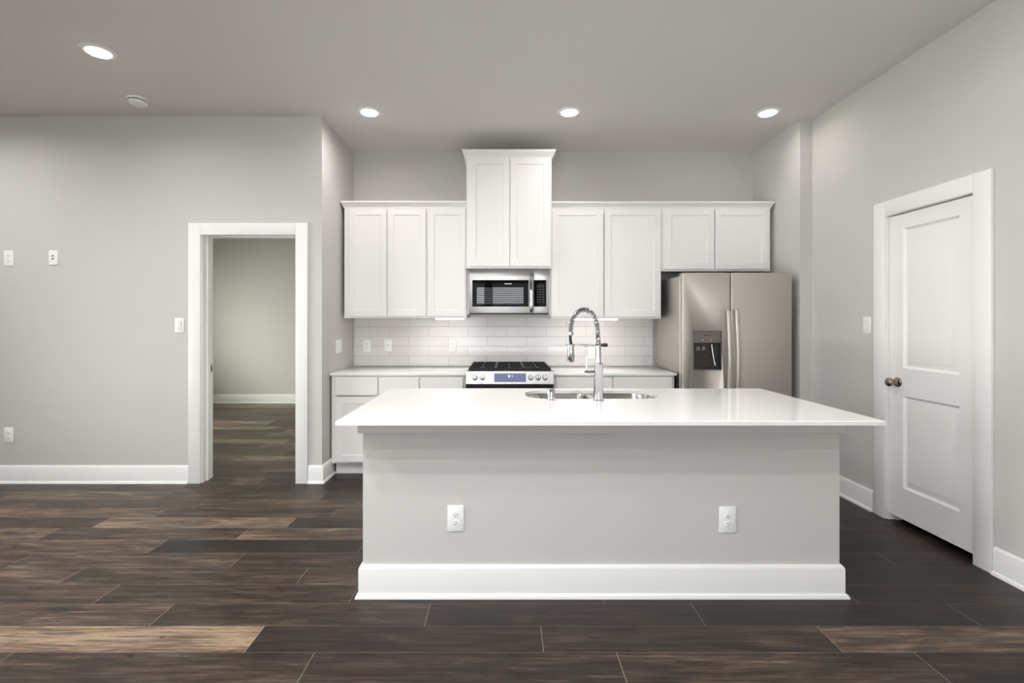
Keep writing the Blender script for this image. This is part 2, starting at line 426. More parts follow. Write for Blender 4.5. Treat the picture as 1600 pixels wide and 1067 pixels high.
b = BM(); box(b, -2.546, -2.5435, YL+.104, YL+.138, .925, .99, .001, 1); sp = obj('strike_plate', b, 'nickel', t1)
b = BM(); box(b, -2.5436, -2.543, YL+.114, YL+.128, .945, .97); obj('latch_hole', b, 'slot', sp)
b = BM(); casing(b, -2.551, -1.751, 2.092, .101, lambda bm, a, c, z0, z1: box(bm, a, c, YL+.14, YL+.162, z0, z1, .004, 2)); obj('casing', b, 'trim', t1)

# pantry door in the right wall
d1 = struct('door_1')
b = BM(); casing(b, 2.697, 3.318, 2.090, .103, lambda bm, a, c, z0, z1: box(bm, XR-.022, XR, a, c, z0, z1, .004, 2)); obj('casing', b, 'trim', d1)
b = BM()
box(b, XR-.002, XR+.12, PY0, 2.702, 0, 2.088); box(b, XR-.002, XR+.12, 3.313, PY1, 0, 2.088); box(b, XR-.002, XR+.12, PY0, PY1, 2.088, PZ)
box(b, XR+.048, XR+.085, 2.702, 2.714, 0, 2.088); box(b, XR+.048, XR+.085, 3.301, 3.313, 0, 2.088); box(b, XR+.048, XR+.085, 2.714, 3.301, 2.076, 2.088)
obj('jamb', b, 'trim', d1)
DXF = XR+.006
b = BM()
panelled(b, 2.705, 3.310, .046, 2.080, [(2.803, 3.200, 1.052, 1.985), (2.803, 3.200, .252, .868)], .036,
         [(.004, .006), (.014, .014), (.024, .014), (.050, .004), (.053, .0035)], lambda u, v, d: (DXF+d, u, v))
leaf = obj('door_leaf', b, 'trim', d1)
b = BM(); KC = (DXF, 3.240, .955)
lathe(b, [(.033, 0), (.033, .004), (.028, .010), (.016, .013), (.0125, .020), (.0125, .030), (.017, .036), (.026, .045), (.029, .056), (.0275, .066), (.021, .072), (.010, .0745), (0, .075)], KC, (-1, 0, 0), 32)
obj('door_knob', b, 'nickel', leaf)
for z in (.30, 1.08, 1.86):
    b = BM(); cyl(b, (DXF-.006, 2.703, z), (DXF-.006, 2.703, z+.09), .006, 12, .001); box(b, DXF-.0015, DXF, 2.7045, 2.715, z, z+.09); obj('hinge', b, 'trim', d1)

# ------------------------------------------------------------------ wall plates
def plate(name, label, cat, loc, rot, kind, w=.078, h=.124, group=None):
    t = thing(name, label, cat, loc, rot, group)
    b = BM(); box(b, -w/2, w/2, -.007, 0, -h/2, h/2, .004, 2); obj('cover_plate', b, 'plate', t, local=True)
    if kind == 'outlet':
        for s in (1, -1):
            b = BM(); zc = s*.0195
            lathe(b, [(.0165, 0), (.0165, .0022), (.0155, .003)], (0, -.007, zc), (0, -1, 0), 24, .84)
            r = obj('receptacle', b, 'plate', t, local=True)
            b = BM(); box(b, -.0075, -.0055, -.0106, -.0099, zc-.0015, zc+.0065); box(b, .0052, .0076, -.0106, -.0099, zc-.0025, zc+.0065)
            lathe(b, [(.0025, 0), (.0025, .0007)], (0, -.0099, zc-.0085), (0, -1, 0), 12); obj('slots', b, 'slot', r, local=True)
    if kind in ('rocker', 'double_rocker'):
        for cx in ((0,) if kind == 'rocker' else (-.023, .023)):
            b = BM()
            pts = [(-.0165, -.033, -.0075), (.0165, -.033, -.0075), (.0165, .033, -.0075), (-.0165, .033, -.0075)]
            v = [b.verts.new((cx+x, y, z)) for x, z, y in pts]
            f = [b.verts.new((cx+x*.95, y, z*.98)) for x, z, y in ((-.0165, -.033, -.0085), (.0165, -.033, -.0085), (.0165, 0, -.0125), (.0165, .033, -.014), (-.0165, .033, -.014), (-.0165, 0, -.0125))]
            b.faces.new((f[0], f[1], f[2], f[5])); b.faces.new((f[5], f[2], f[3], f[4]))
            b.faces.new((v[0], v[1], f[1], f[0])); b.faces.new((v[1], v[2], f[3], f[2], f[1])); b.faces.new((v[2], v[3], f[4], f[3])); b.faces.new((v[3], v[0], f[0], f[5], f[4]))
            b.faces.new(v); obj('rocker', b, 'plate', t, local=True)
            b = BM()
            for q in ((-.0185, -.0172, -.035, .035), (.0172, .0185, -.035, .035)): box(b, cx+q[0], cx+q[1], -.0074, -.0069, q[2], q[3])
            box(b, cx-.0185, cx+.0185, -.0074, -.0069, .0335, .035); box(b, cx-.0185, cx+.0185, -.0074, -.0069, -.035, -.0335)
            obj('rocker_gap', b, mat('shadow_gap', (168, 166, 162), .6, vary=.02) if 'shadow_gap' not in bpy.data.materials else bpy.data.materials['shadow_gap'], t, local=True)
    if kind == 'jacks':
        for s in (1, -1):
            b = BM(); lathe(b, [(.0068, 0), (.0068, .004), (.0048, .0045), (.0048, .010)], (0, -.007, .002+s*.0125), (0, -1, 0), 16); obj('jack', b, 'nickel', t, local=True)
    if kind == 'dot':
        b = BM(); lathe(b, [(.006, 0), (.005, .003)], (0, -.007, 0), (0, -1, 0), 16); obj('jack', b, 'mgrey', t, local=True)
    for z in ((.0455, -.0455) if kind != 'outlet' else (0,)):
        b = BM(); lathe(b, [(.003, 0), (.0022, .001)], (0, -.0068, z), (0, -1, 0), 12); obj('screw', b, 'plate', t, local=True)
    return t
isl_f = 2.386
o1 = plate('wall_outlet', 'white duplex outlet at the left on the grey island front', 'outlet', (-.238, isl_f, .388), 0, 'outlet', .082, .13, 'outlets on the island front')
dup(o1, (1.111, isl_f, .381), 0, 'white duplex outlet at the right on the grey island front')
o2 = dup(o1, (-4.176, YL, .405), 0, 'white outlet low on the left wall just above the baseboard'); del o2['group']
o3 = dup(o1, (-4.176, YL, 1.897), 0, 'white outlet high on the left wall at the photo edge, left of the jack plate'); del o3['group']
plate('jack_plate', 'white plate with two dark round jacks high on the left wall', 'wall plate', (-3.80, YL, 1.902), 0, 'jacks')
plate('light_switch', 'white rocker switch on the grey wall left of the open doorway', 'light switch', (-2.735, YL, 1.332), 0, 'rocker')
plate('light_switch', 'white double switch on the kitchen side wall left of the backsplash', 'light switch', (KL, 4.46, 1.133), R(90), 'double_rocker', .15)
plate('light_switch', 'white rocker switch on the right wall beside the pantry door frame', 'light switch', (XR, 3.50, 1.337), R(-90), 'rocker')

# ------------------------------------------------------------------ ceiling fixtures
LS = [(-2.60, 3.08, 5, 'round recessed ceiling light at far left, near the smoke detector'),
      (-1.11, 3.97, 3.9, 'round recessed ceiling light left of the tall cabinet'),
      (.545, 3.97, 2.7, 'round recessed ceiling light just right of the tall cabinet'),
      (2.19, 3.98, 1.6, 'round recessed ceiling light at the right, above the refrigerator'),
      (.47, 2.28, 13.5, 'round recessed ceiling light over the near side of the island'),
      (2.02, 2.28, .7, 'round recessed ceiling light over the floor by the pantry door'),
      (-4.30, 3.08, 11, 'added unseen round ceiling light over the living area beyond the left edge of the photo'),  # this and the next: unseen lamps added to brighten the left wall
      (-2.60, .80, 18, 'added unseen round ceiling light over the living area at left'),
      (-1.60, 1.05, 14, 'added unseen round ceiling light over the living area, left of the viewer'),  # from here on unseen lamps, added and spread to soften the overhang shadow
      (-.20, .62, 16, 'added unseen round ceiling light over the living area, in front of the viewer'),
      (-1.60, .10, 19, 'added unseen round ceiling light over the living area, left behind the viewer'),
      (-.20, -.55, 19, 'added unseen round ceiling light over the living area, right behind the viewer'),
      (-.90, -1.60, 18, 'added unseen round ceiling light over the living area nearest the rear windows')]
d0 = None
for x, y, pw, lab in LS:
    if d0 is None:
        d0 = thing('recessed_light', lab, 'ceiling light', (x, y, ZC), 0, 'recessed lights in the kitchen ceiling')
        b = BM(); prof = [(.066, -.002), (.0685, -.008), (.080, -.0085), (.098, -.003), (.100, 0)]
        seg = 40; rings = [[b.verts.new((r*math.cos(2*math.pi*i/seg), r*math.sin(2*math.pi*i/seg), h)) for i in range(seg)] for r, h in prof]
        for p, q in zip(rings, rings[1:]):
            for i in range(seg): b.faces.new((p[i], p[(i+1)%seg], q[(i+1)%seg], q[i]))
        obj('trim_ring', b, 'trim', d0, local=True)
        b = BM(); lathe(b, [(.0675, .001), (.0675, .006), (.063, .013), (.05, .0185), (.025, .021), (0, .0215)], (0, 0, 0), (0, 0, -1), 40)
        obj('diffuser', b, 'lamp', d0, local=True, label='lit white diffuser')
    else: dup(d0, (x, y, ZC), 0, lab)
    l = bpy.data.lights.new('downlight_glow', 'AREA'); l.shape = 'DISK'; l.size = .12; l.energy = pw; l.color = (1, .965, .985) if y > 2 else (.97, .985, 1); l.spread = R(168)
    lo = bpy.data.objects.new('downlight_glow', l); C.objects.link(lo); lo.location = (x, y, ZC-.024)
sm = thing('smoke_detector', 'white round smoke detector on the ceiling at left', 'smoke detector', (-2.85, 3.74, ZC))
b = BM(); lathe(b, [(.072, 0), (.072, .014), (.068, .017)], (0, 0, 0), (0, 0, -1), 40); obj('base_plate', b, 'plate', sm, local=True)
b = BM(); lathe(b, [(.060, .017), (.060, .021), (.064, .0215), (.064, .034), (.056, .044), (.03, .049), (.012, .050), (0, .050)], (0, 0, 0), (0, 0, -1), 40); obj('dome', b, 'plate', sm, local=True)
b = BM(); lathe(b, [(.011, 0), (.011, .004), (.009, .005)], (-.018, -.022, -.0475), (0, 0, -1), 20); obj('test_button', b, 'plate', sm, local=True)
b = BM(); lathe(b, [(.0605, .0172), (.0622, .0175), (.0622, .0212), (.0605, .0213)], (0, 0, 0), (0, 0, -1), 40); obj('vent_slot', b, 'slot', sm, local=True)

# ------------------------------------------------------------------ wall cabinets
def upper(label, x0, x1, z0, z1, yf, doors, dz0, dz1, group='white wall cabinets'):
    t = thing('wall_cabinet', label, 'cabinet', ((x0+x1)/2, KB-.001, z0), 0, group)
    b = BM(); box(b, x0, x1, yf+.019, KB-.001, z0+.012, z1); obj('cabinet_box', b, 'cab', t)
    b = BM()                                       # face frame
    panelled(b, x0, x1, z0, z1, [(x0+.045, x1-.045, z0+.045, z1-.045)], .018, [(.0005, .012)], lambda u, v, d: (u, yf+d, v)); obj('face_frame', b, 'cab', t)
    for a, c in doors: obj('door', shaker(a, c, dz0, dz1, yf-.0205), 'cab', t)
    return t
YF = 4.52
upper('white two-door wall cabinet at the far left of the row', -1.500, -.7185, 1.395, 2.43, YF, [(-1.452, -1.096), (-1.091, -.732)], 1.414, 2.421)
upper('narrow white one-door wall cabinet left of the microwave', -.7175, -.350, 1.395, 2.43, YF, [(-.712, -.362)], 1.414, 2.421)
tall = upper('tall white two-door cabinet rising above the microwave nearly to the ceiling', -.345, .444, 1.857, 2.90, 4.452, [(-.316, .0545), (.0585, .430)], 1.876, 2.874)
CROWN = [(0, 0), (.006, 0), (.008, .012), (.016, .018), (.026, .042), (.031, .046), (.033, .056), (.036, .058), (.036, .072), (0, .072)]
b = BM(); sweep(b, [(-.345, KB-.002), (-.345, 4.452), (.444, 4.452), (.444, KB-.002)], [(o, 2.876+h) for o, h in CROWN], 1)
sweep(b, [(-.345, 4.60), (.444, 4.60)], [(-.15, 2.901), (.145, 2.901), (.145, 2.946), (-.15, 2.946)], 1)
obj('crown', b, 'cab', tall)
for x0, x1 in ((-.3485, -.3295), (.4335, .4455)):
    b = BM(); box(b, x0, x1, 4.572, KB-.011, 1.43, 1.8565); obj('filler_strip', b, 'cab', tall)
b = BM(); box(b, -.345, .444, 4.4705, KB-.011, 1.8572, 1.8688); obj('bottom_panel', b, 'cab', tall)
upper('white two-door wall cabinet between the microwave and the refrigerator', .447, 1.4815, 1.390, 2.425, YF, [(.452, .934), (.946, 1.470)], 1.409, 2.416)
upper('short white two-door wall cabinet above the refrigerator', 1.4825, 2.508, 1.836, 2.425, YF, [(1.513, 1.974), (1.983, 2.478)], 1.855, 2.416)
CR2 = [(0, 0), (.005, 0), (.007, .012), (.014, .018), (.022, .040), (.027, .044), (.030, .047), (.030, .062), (0, .062)]
b = BM(); sweep(b, [(-1.500, KB-.002), (-1.500, YF), (-.348, YF)], [(o, 2.4305+h) for o, h in CR2], 1)
tag(base_at(obj('crown_molding', b, 'cab'), (-.92, YF, 2.4305)), 'white crown molding along the top of the left wall cabinets', 'molding')
b = BM(); sweep(b, [(.446, YF), (2.508, YF), (2.508, KB-.002)], [(o, 2.4255+h) for o, h in CR2], 1)
tag(base_at(obj('crown_molding', b, 'cab'), (1.48, YF, 2.4255)), 'white crown molding along the top of the right wall cabinets', 'molding')
# under-cabinet lights
for x0, x1, z, lab in ((-.660, -.376, 1.4068, 'lit under-cabinet light bar left of the microwave'), (.660, 1.10, 1.4018, 'lit under-cabinet light bar right of the microwave')):
    t = thing('under_cabinet_light', lab, 'light', ((x0+x1)/2, 4.64, z), 0, 'light bars under the wall cabinets')
    b = BM(); box(b, x0, x1, 4.60, 4.68, z-.014, z, .002, 1); obj('housing', b, 'plate', t)
    b = BM(); box(b, x0+.006, x1-.006, 4.604, 4.676, z-.024, z-.014, .003, 2); obj('diffuser', b, 'ucl', t, label='lit white diffuser strip')

# ------------------------------------------------------------------ backsplash
b = BM(); box(b, -1.530, 1.520, KB-.010, KB-.0005, .911, 1.394)
box(b, -.349, .446, KB-.010, KB-.0005, 1.394, 1.52)
bs = obj('tile_backsplash', b, 'tile'); base_at(bs, (.0, KB-.0005, .911))
bs.data.transform(Matrix.Translation((-.04+.005, 0, 0))); bs.location.x = .035
tag(bs, 'glossy white subway tile backsplash behind the range and counters', 'backsplash')
YT = KB-.0102
plate('wall_outlet', 'white outlet on the tile backsplash under the left light bar', 'outlet', (-.520, YT, 1.118), 0, 'outlet')
plate('wall_outlet', 'white outlet on the tile backsplash near its left end', 'outlet', (-1.392, YT, 1.115), 0, 'outlet')
plate('wall_plate', 'white plate with one small dark dot on the left of the backsplash', 'wall plate', (-1.178, YT, 1.122), 0, 'dot')
plate('wall_outlet', 'white outlet on the tile backsplash behind the faucet', 'outlet', (.895, YT, 1.045), 0, 'outlet')

# ------------------------------------------------------------------ base cabinets and back counters
YBF = 4.238
def base_cab(label, x0, x1, drawers, doors, toe_x0=None):
    t = thing('base_cabinet', label, 'cabinet', ((x0+x1)/2, KB-.001, 0), 0, 'white base cabinets along the back wall')
    b = BM(); box(b, x0, x1, YBF+.019, KB-.001, .112, .888); obj('cabinet_box', b, 'cab', t)
    b = BM(); panelled(b, x0, x1, .112, .888, [(x0+.04, x1-.04, .15, .85)], .018, [(.0005, .012)], lambda u, v, d: (u, YBF+d, v)); obj('face_frame', b, 'cab', t)
    b = BM(); box(b, x0+(.0115 if toe_x0 else 0), x1, YBF+.075, YBF+.095, 0, .112); obj('toe_kick', b, 'cab', t)
    for a, c in drawers: obj('drawer_front', slab(a, c, .716, .874, YBF-.0205), 'cab', t)
    for a, c in doors: obj('door', shaker(a, c, .130, .700, YBF-.0205), 'cab', t)
base_cab('white base cabinet with drawer and door against the left kitchen wall', -1.518, -1.104, [(-1.478, -1.109)], [(-1.478, -1.109)], 1)
base_cab('white base cabinet second from the left kitchen wall', -1.103, -.742, [(-1.098, -.747)], [(-1.098, -.747)])
base_cab('white base cabinet touching the left side of the range', -.741, -.3345, [(-.732, -.358)], [(-.732, -.358)])
base_cab('white base cabinet touching the right side of the range', .4415, .957, [(.462, .950)], [(.462, .702), (.706, .950)])
base_cab('white base cabinet beside the refrigerator', .958, 1.505, [(.965, 1.482)], [(.965, 1.222), (1.226, 1.482)])
for x0, x1, lab in ((-1.525, -.3335, 'white quartz countertop left of the range'), (.4405, 1.520, 'white quartz countertop between the range and refrigerator')):
    b = BM(); box(b, x0, x1, 4.208, KB-.0108, .889, .910, .002, 2)
    tag(base_at(obj('countertop', b, 'quartz'), ((x0+x1)/2, 4.55, .889)), lab, 'countertop', 'countertops along the back wall')

# ------------------------------------------------------------------ range
rx0, rx1, rf = -.3275, .4345, 4.162; rc = (rx0+rx1)/2
rg = thing('gas_range', 'stainless steel gas range with black grates between the back counters', 'range', (rc, 4.5, 0))
b = BM(); box(b, rx0+.003, rx1-.003, 4.215, 4.868, .03, .905); obj('body', b, 'mgrey', rg)
for lx in (rx0+.05, rx1-.05):
    for ly in (4.27, 4.82):
        b = BM(); cyl(b, (lx, ly, 0), (lx, ly, .03), .018, 16); obj('foot', b, 'black', rg)
b = BM()                                          # sloped control panel
pv = [(rf, .822), (rf+.006, .816), (4.214, .816), (4.214, .931), (rf+.030, .931), (rf+.024, .929)]
ra = [b.verts.new((rx0, y, z)) for y, z in pv]; rb = [b.verts.new((rx1, y, z)) for y, z in pv]
for i in range(6): b.faces.new((ra[i], ra[(i+1)%6], rb[(i+1)%6], rb[i]))
b.faces.new(ra); b.faces.new(rb)
cp = obj('control_panel', b, 'bright', rg)
slope = (.024)/(.929-.822)
def on_panel(x, z, out): return (x, rf+(z-.822)*slope-out, z+out*slope*.9)
dn = Vector((0, -1, slope)).normalized()
b = BM()
q = [on_panel(-.083, .838, .001), on_panel(.194, .838, .001), on_panel(.194, .912, .001), on_panel(-.083, .912, .001)]
q2 = [Vector(p)-dn*.004 for p in q]
v = [b.verts.new(p) for p in q]; w = [b.verts.new(p) for p in q2]; b.faces.new(v); b.faces.new(list(reversed(w)))
for i in range(4): b.faces.new((v[i], w[i], w[(i+1)%4], v[(i+1)%4]))
dsp = obj('display', b, 'lcd', cp)
b = BM()
def seg_digit(cx, cz, segs, h=.017, w=.009, t=.0022):
    m = {'a': (0, h/2, w, t), 'g': (0, 0, w, t), 'd': (0, -h/2, w, t), 'f': (-w/2, h/4, t, h/2), 'b': (w/2, h/4, t, h/2), 'e': (-w/2, -h/4, t, h/2), 'c': (w/2, -h/4, t, h/2)}
    for s in segs:
        dx, dz, sx, sz = m[s]; p = on_panel(cx+dx, cz+dz, .0018)
        box(b, p[0]-sx/2, p[0]+sx/2, p[1], p[1]+.0012, p[2]-sz/2, p[2]+sz/2)
seg_digit(.045, .888, 'abcdefg'); seg_digit(.070, .888, 'bc')
for dz in (-.004, .004):
    p = on_panel(.058, .888+dz, .0018); box(b, p[0]-.001, p[0]+.001, p[1], p[1]+.0012, p[2]-.001, p[2]+.001)
obj('clock_digits', b, 'digits', dsp)
for kx in (-.252, -.185, .235, .2985, .360):
    b = BM(); c0 = on_panel(kx, .877, 0)
    lathe(b, [(.0238, 0), (.0238, .002), (.0228, .003), (0, .003)], c0, dn, 28); obj('knob_shadow_ring', b, 'dgrey', cp); b = BM()  # dark ring standing in for the shadow around each knob
    lathe(b, [(.0205, .003), (.0205, .006), (.0195, .024), (.0175, .027), (0, .027)], c0, dn, 28)
    kb = obj('knob', b, 'bright', cp)
    b = BM(); c1 = Vector(c0)+dn*.027
    box(b, c1.x-.005, c1.x+.005, c1.y-.010, c1.y+.001, c1.z-.018, c1.z+.018, .002, 2); obj('knob_grip', b, 'bright', kb)
b = BM(); box(b, rx0+.004, rx1-.004, 4.186, 4.868, .9055, .914, .002, 1); box(b, rx0+.002, rx1-.002, 4.186, 4.215, .914, .9345, .003, 2)
ct = obj('cooktop', b, 'enamel', rg)
bpos = [(rx0+.16, 4.36), (rx0+.16, 4.70), (rc, 4.53), (rx1-.16, 4.36), (rx1-.16, 4.70)]
for i, (bx_, by_) in enumerate(bpos):
    b = BM(); r = .052 if i != 2 else .046
    lathe(b, [(r+.012, .914), (r+.010, .920), (r*.82, .922), (r*.80, .930)], (bx_, by_, 0), (0, 0, 1), 28, 1 if i != 2 else 1.5)
    bb = obj('burner', b, 'mgrey', ct)
    b = BM(); lathe(b, [(r*.86, .930), (r*.90, .934), (r*.84, .938), (0, .939)], (bx_, by_, 0), (0, 0, 1), 28, 1 if i != 2 else 1.5); obj('burner_cap', b, 'iron', bb)
gw = (rx1-rx0-.036)/3
for i in range(3):
    a, c = rx0+.018+i*gw+.002, rx0+.018+(i+1)*gw-.002; b = BM(); z0, z1 = .937, .957; y0, y1 = 4.222, 4.850; bw = .011
    box(b, a, c, y0, y0+bw, z0-.006, z1, .002, 1); box(b, a, c, y1-bw, y1, z0-.006, z1, .002, 1)
    box(b, a, a+bw, y0+bw, y1-bw, z0-.006, z1, .002, 1); box(b, c-bw, c, y0+bw, y1-bw, z0-.006, z1, .002, 1)
    ym = (y0+y1)/2; box(b, a+bw, c-bw, ym-bw/2, ym+bw/2, z0, z1, .002, 1)
    xm = (a+c)/2
    for yc in (4.36, 4.70) if i != 1 else (4.40, 4.66):
        box(b, a+bw, xm-.022, yc-bw/2, yc+bw/2, z0, z1, .002, 1); box(b, xm+.022, c-bw, yc-bw/2, yc+bw/2, z0, z1, .002, 1)
    for ya, yb2 in ((y0+bw, 4.335), (4.385, ym-bw/2), (ym+bw/2, 4.675), (4.725, y1-bw)): box(b, xm-bw/2, xm+bw/2, ya, yb2, z0, z1, .002, 1)
    for fx in (a, c-bw):
        for fy in (y0, ym-bw/2, y1-bw): box(b, fx, fx+bw, fy, fy+bw, .9142, z0)
    obj('grate', b, 'iron', rg)
b = BM(); box(b, rx0+.003, rx1-.003, 4.178, 4.214, .235, .784, .004, 2); od = obj('oven_door', b, 'bright', rg)
b = BM(); box(b, rx0+.09, rx1-.09, 4.1765, 4.179, .36, .66); obj('oven_window', b, 'bglass', od)
b = BM(); cyl(b, (rx0+.05, 4.135, .755), (rx1-.05, 4.135, .755), .013, 20, .002)
for hx in (rx0+.08, rx1-.08): cyl(b, (hx, 4.135, .755), (hx, 4.179, .755), .009, 14)
obj('handle', b, 'bright', od)
b = BM(); box(b, rx0+.003, rx1-.003, 4.182, 4.214, .06, .225, .004, 2); obj('drawer', b, 'bright', rg)
b = BM(); box(b, rx0+.002, rx1-.002, 4.170, 4.2145, .7845, .8155); obj('vent_gap', b, 'black', rg)

# ------------------------------------------------------------------ microwave
mx0, mx1, mf, mz0, mz1 = -.328, .432, 4.56, 1.444, 1.8565
mw = thing('microwave', 'stainless over-the-range microwave with black glass door under the tall cabinet', 'microwave', ((mx0+mx1)/2, 4.72, 1.428))
b = BM(); box(b, mx0+.004, mx1-.004, mf+.030, 4.889, mz0-.014, mz1, .003, 1); obj('body', b, 'bright', mw)
b = BM(); box(b, mx0+.004, mx1-.004, mf+.006, mf+.034, mz0-.015, mz0-.001); obj('vent_grille', b, 'black', mw)
sx = (833.6-787)/164.5
b = BM(); box(b, mx0, sx-.001, mf, mf+.030, mz0, mz1, .003, 2); md = obj('door', b, 'bright', mw)
b = BM(); box(b, -.298, .236, mf-.0015, mf+.004, 1.505, 1.757, .001, 1); gl = obj('glass_panel', b, 'bglass', md)
b = BM(); box(b, -.255, .188, mf-.0025, mf-.0014, 1.530, 1.686); obj('window', b, 'wglass', gl)
b = BM(); box(b, .008, .075, mf-.0022, mf-.0014, 1.7185, 1.7245); obj('badge', b, 'bright', gl, label='small light wordmark strip')
b = BM(); hp = [(.264, mf+.002, 1.458), (.264, mf-.020, 1.464), (.264, mf-.034, 1.486)] + [(.264, mf-.036-.006*math.sin(math.pi*i/10), 1.50+.28*i/10) for i in range(11)] + [(.264, mf-.034, 1.794), (.264, mf-.020, 1.808), (.264, mf+.002, 1.812)]
tube(b, hp, .0165, 16, flat=.62, ref=(1, 0, 0)); obj('handle', b, 'chrome', md)
b = BM(); box(b, sx+.001, mx1, mf, mf+.030, mz0, mz1, .003, 2); cpn = obj('control_panel', b, 'bright', mw)
b = BM(); box(b, sx+.003, .405, mf-.0015, mf+.004, 1.505, 1.757, .001, 1); kp = obj('keypad', b, 'bglass', cpn)
b = BM()
for r in range(7):
    for c in range(3):
        x = .322+c*.0265; z = 1.690-r*.0235; box(b, x-.004, x+.004, mf-.0022, mf-.0014, z-.0035, z+.0035)
box(b, .31, .386, mf-.0022, mf-.0014, 1.704, 1.7065); obj('buttons', b, 'mgrey', kp)

# ------------------------------------------------------------------ refrigerator
fx0, fx1, ff, fz = 1.537, 2.480, 4.126, 1.783; fs = 1.953
fr = thing('refrigerator', 'stainless side-by-side refrigerator with water dispenser right of the counter', 'refrigerator', ((fx0+fx1)/2, 4.5, 0))
b = BM(); box(b, fx0+.004, fx1-.004, ff+.075, 4.855, .03, 1.762, .004, 1); obj('body', b, 'steel', fr)
b = BM(); box(b, fx0+.02, fx1-.02, ff+.05, ff+.075, .035, 1.75); obj('gasket', b, 'gasket', fr)
b = BM(); box(b, fx0+.02, fx1-.02, ff+.03, ff+.076, .0, .06); obj('toe_grille', b, 'dgrey', fr)
dx0, dx1, dz0, dz1 = 1.628, 1.874, .947, 1.285
b = BM(); box(b, fx0, fs-.003, ff, ff+.055, .065, fz, .008, 3)
dl = obj('door', b, 'steel', fr, label='left freezer door with the dispenser')
cut = BM(); box(cut, dx0+.004, dx1-.004, ff-.05, ff+.046, dz0+.004, dz1-.004); co = obj('cutter', cut, 'dgrey', fr)
md_ = dl.modifiers.new('recess', 'BOOLEAN'); md_.object = co; md_.operation = 'DIFFERENCE'; md_.solver = 'EXACT'
dg = bpy.context.evaluated_depsgraph_get(); dl_me = bpy.data.meshes.new_from_object(dl.evaluated_get(dg)); dl.modifiers.clear(); dl.data = dl_me
bpy.data.objects.remove(co)
b = BM(); box(b, fs+.003, fx1, ff, ff+.055, .065, fz, .008, 3); dr = obj('door', b, 'steel', fr, label='right refrigerator door')
b = BM()                                           # dispenser surround, hollow below the control face
for q in ((dx0, dx0+.006, dz0, dz1), (dx1-.006, dx1, dz0, dz1), (dx0+.006, dx1-.006, dz0, dz0+.006), (dx0+.006, dx1-.006, dz1-.006, dz1)): box(b, q[0], q[1], ff-.003, ff+.010, q[2], q[3])
dsr = obj('dispenser', b, 'mgrey', dl)
b = BM(); box(b, dx0+.005, dx1-.005, ff+.0405, ff+.0455, dz0+.005, dz1-.005)
box(b, dx0+.0045, dx0+.0065, ff+.008, ff+.0405, dz0+.005, 1.180); box(b, dx1-.0065, dx1-.0045, ff+.008, ff+.0405, dz0+.005, 1.180); box(b, dx0+.0065, dx1-.0065, ff+.004, ff+.0405, dz0+.0045, dz0+.010)
obj('cavity', b, 'dgrey', dsr)
b = BM(); box(b, dx0+.006, dx1-.006, ff+.0005, ff+.030, 1.180, dz1-.006, .002, 1); obj('control_face', b, 'mgrey', dsr)
b = BM(); box(b, 1.722, 1.782, ff-.0003, ff+.0008, 1.241, 1.247); obj('badge', b, 'dgrey', dsr)
b = BM()
for x in (1.712, 1.785): lathe(b, [(.0042, 0), (.0042, .001)], (x, ff+.001, 1.205), (0, -1, 0), 12)
obj('indicator_lights', b, 'plate', dsr)
b = BM(); box(b, 1.66, 1.70, ff+.022, ff+.038, 1.11, 1.15, .003, 1); box(b, 1.715, 1.745, ff+.022, ff+.038, 1.115, 1.15, .003, 1); obj('paddle', b, 'mgrey', dsr)
b = BM(); tube(b, [(1.80, ff+.030, 1.165), (1.806, ff+.026, 1.10), (1.815, ff+.018, 1.03), (1.824, ff+.012, .985)], .005, 10); obj('water_lever', b, 'chrome', dsr)
for hx, dd in ((1.918, dl), (1.990, dr)):
    b = BM(); n = 22; pts = [(hx, ff+.004, .545), (hx, ff-.020, .552)]
    for i in range(n+1):
        t = i/n; pts.append((hx, ff-.034-.030*math.sin(math.pi*t), .565+.885*t))
    pts += [(hx, ff-.020, 1.463), (hx, ff+.004, 1.470)]
    tube(b, pts, .0185, 18, flat=.62, ref=(1, 0, 0)); obj('handle', b, 'steel', dd)
b = BM(); box(b, fx0+.010, fx0+.05, ff+.058, ff+.13, 1.762, 1.786, .004, 2); obj('hinge_cover', b, 'mgrey', fr)
b = BM(); box(b, fx1-.05, fx1-.010, ff+.058, ff+.13, 1.762, 1.786, .004, 2); obj('hinge_cover', b, 'mgrey', fr)

# ------------------------------------------------------------------ island
IX0, IX1 = -.700, 1.669; IY0, IY1 = isl_f, 3.215; ITZ = .891
isl = thing('kitchen_island', 'large grey-painted kitchen island with white base trim in the foreground', 'kitchen island', ((IX0+IX1)/2, (IY0+IY1)/2, 0))
b = BM(); box(b, IX0, IX1, IY0, IY0+.10, 0, ITZ); box(b, IX0, IX0+.10, IY0+.10, IY1, 0, ITZ); box(b, IX1-.10, IX1, IY0+.10, IY1, 0, ITZ)
box(b, IX0+.10, IX1-.10, IY1-.03, IY1-.012, .10, ITZ); box(b, IX0+.10, IX1-.10, IY1-.09, IY1-.07, 0, .10); obj('panel_body', b, 'wall', isl)
b = BM(); sweep(b, [(IX0, IY1), (IX0, IY0), (IX1, IY0), (IX1, IY1)], [(0, .812), (.018, .812), (.020, .814), (.020, ITZ), (0, ITZ)], 1); obj('apron_trim', b, 'wall', isl)
b = BM(); k = 1.055; sweep(b, [(IX0, IY1), (IX0, IY0), (IX1, IY0), (IX1, IY1)], [(o*1.12, h*k) for o, h in BASE], 1); obj('base_trim', b, 'trim', isl, label='white baseboard around the island')
nd = 5; wd_ = (IX1-IX0-.22)/nd
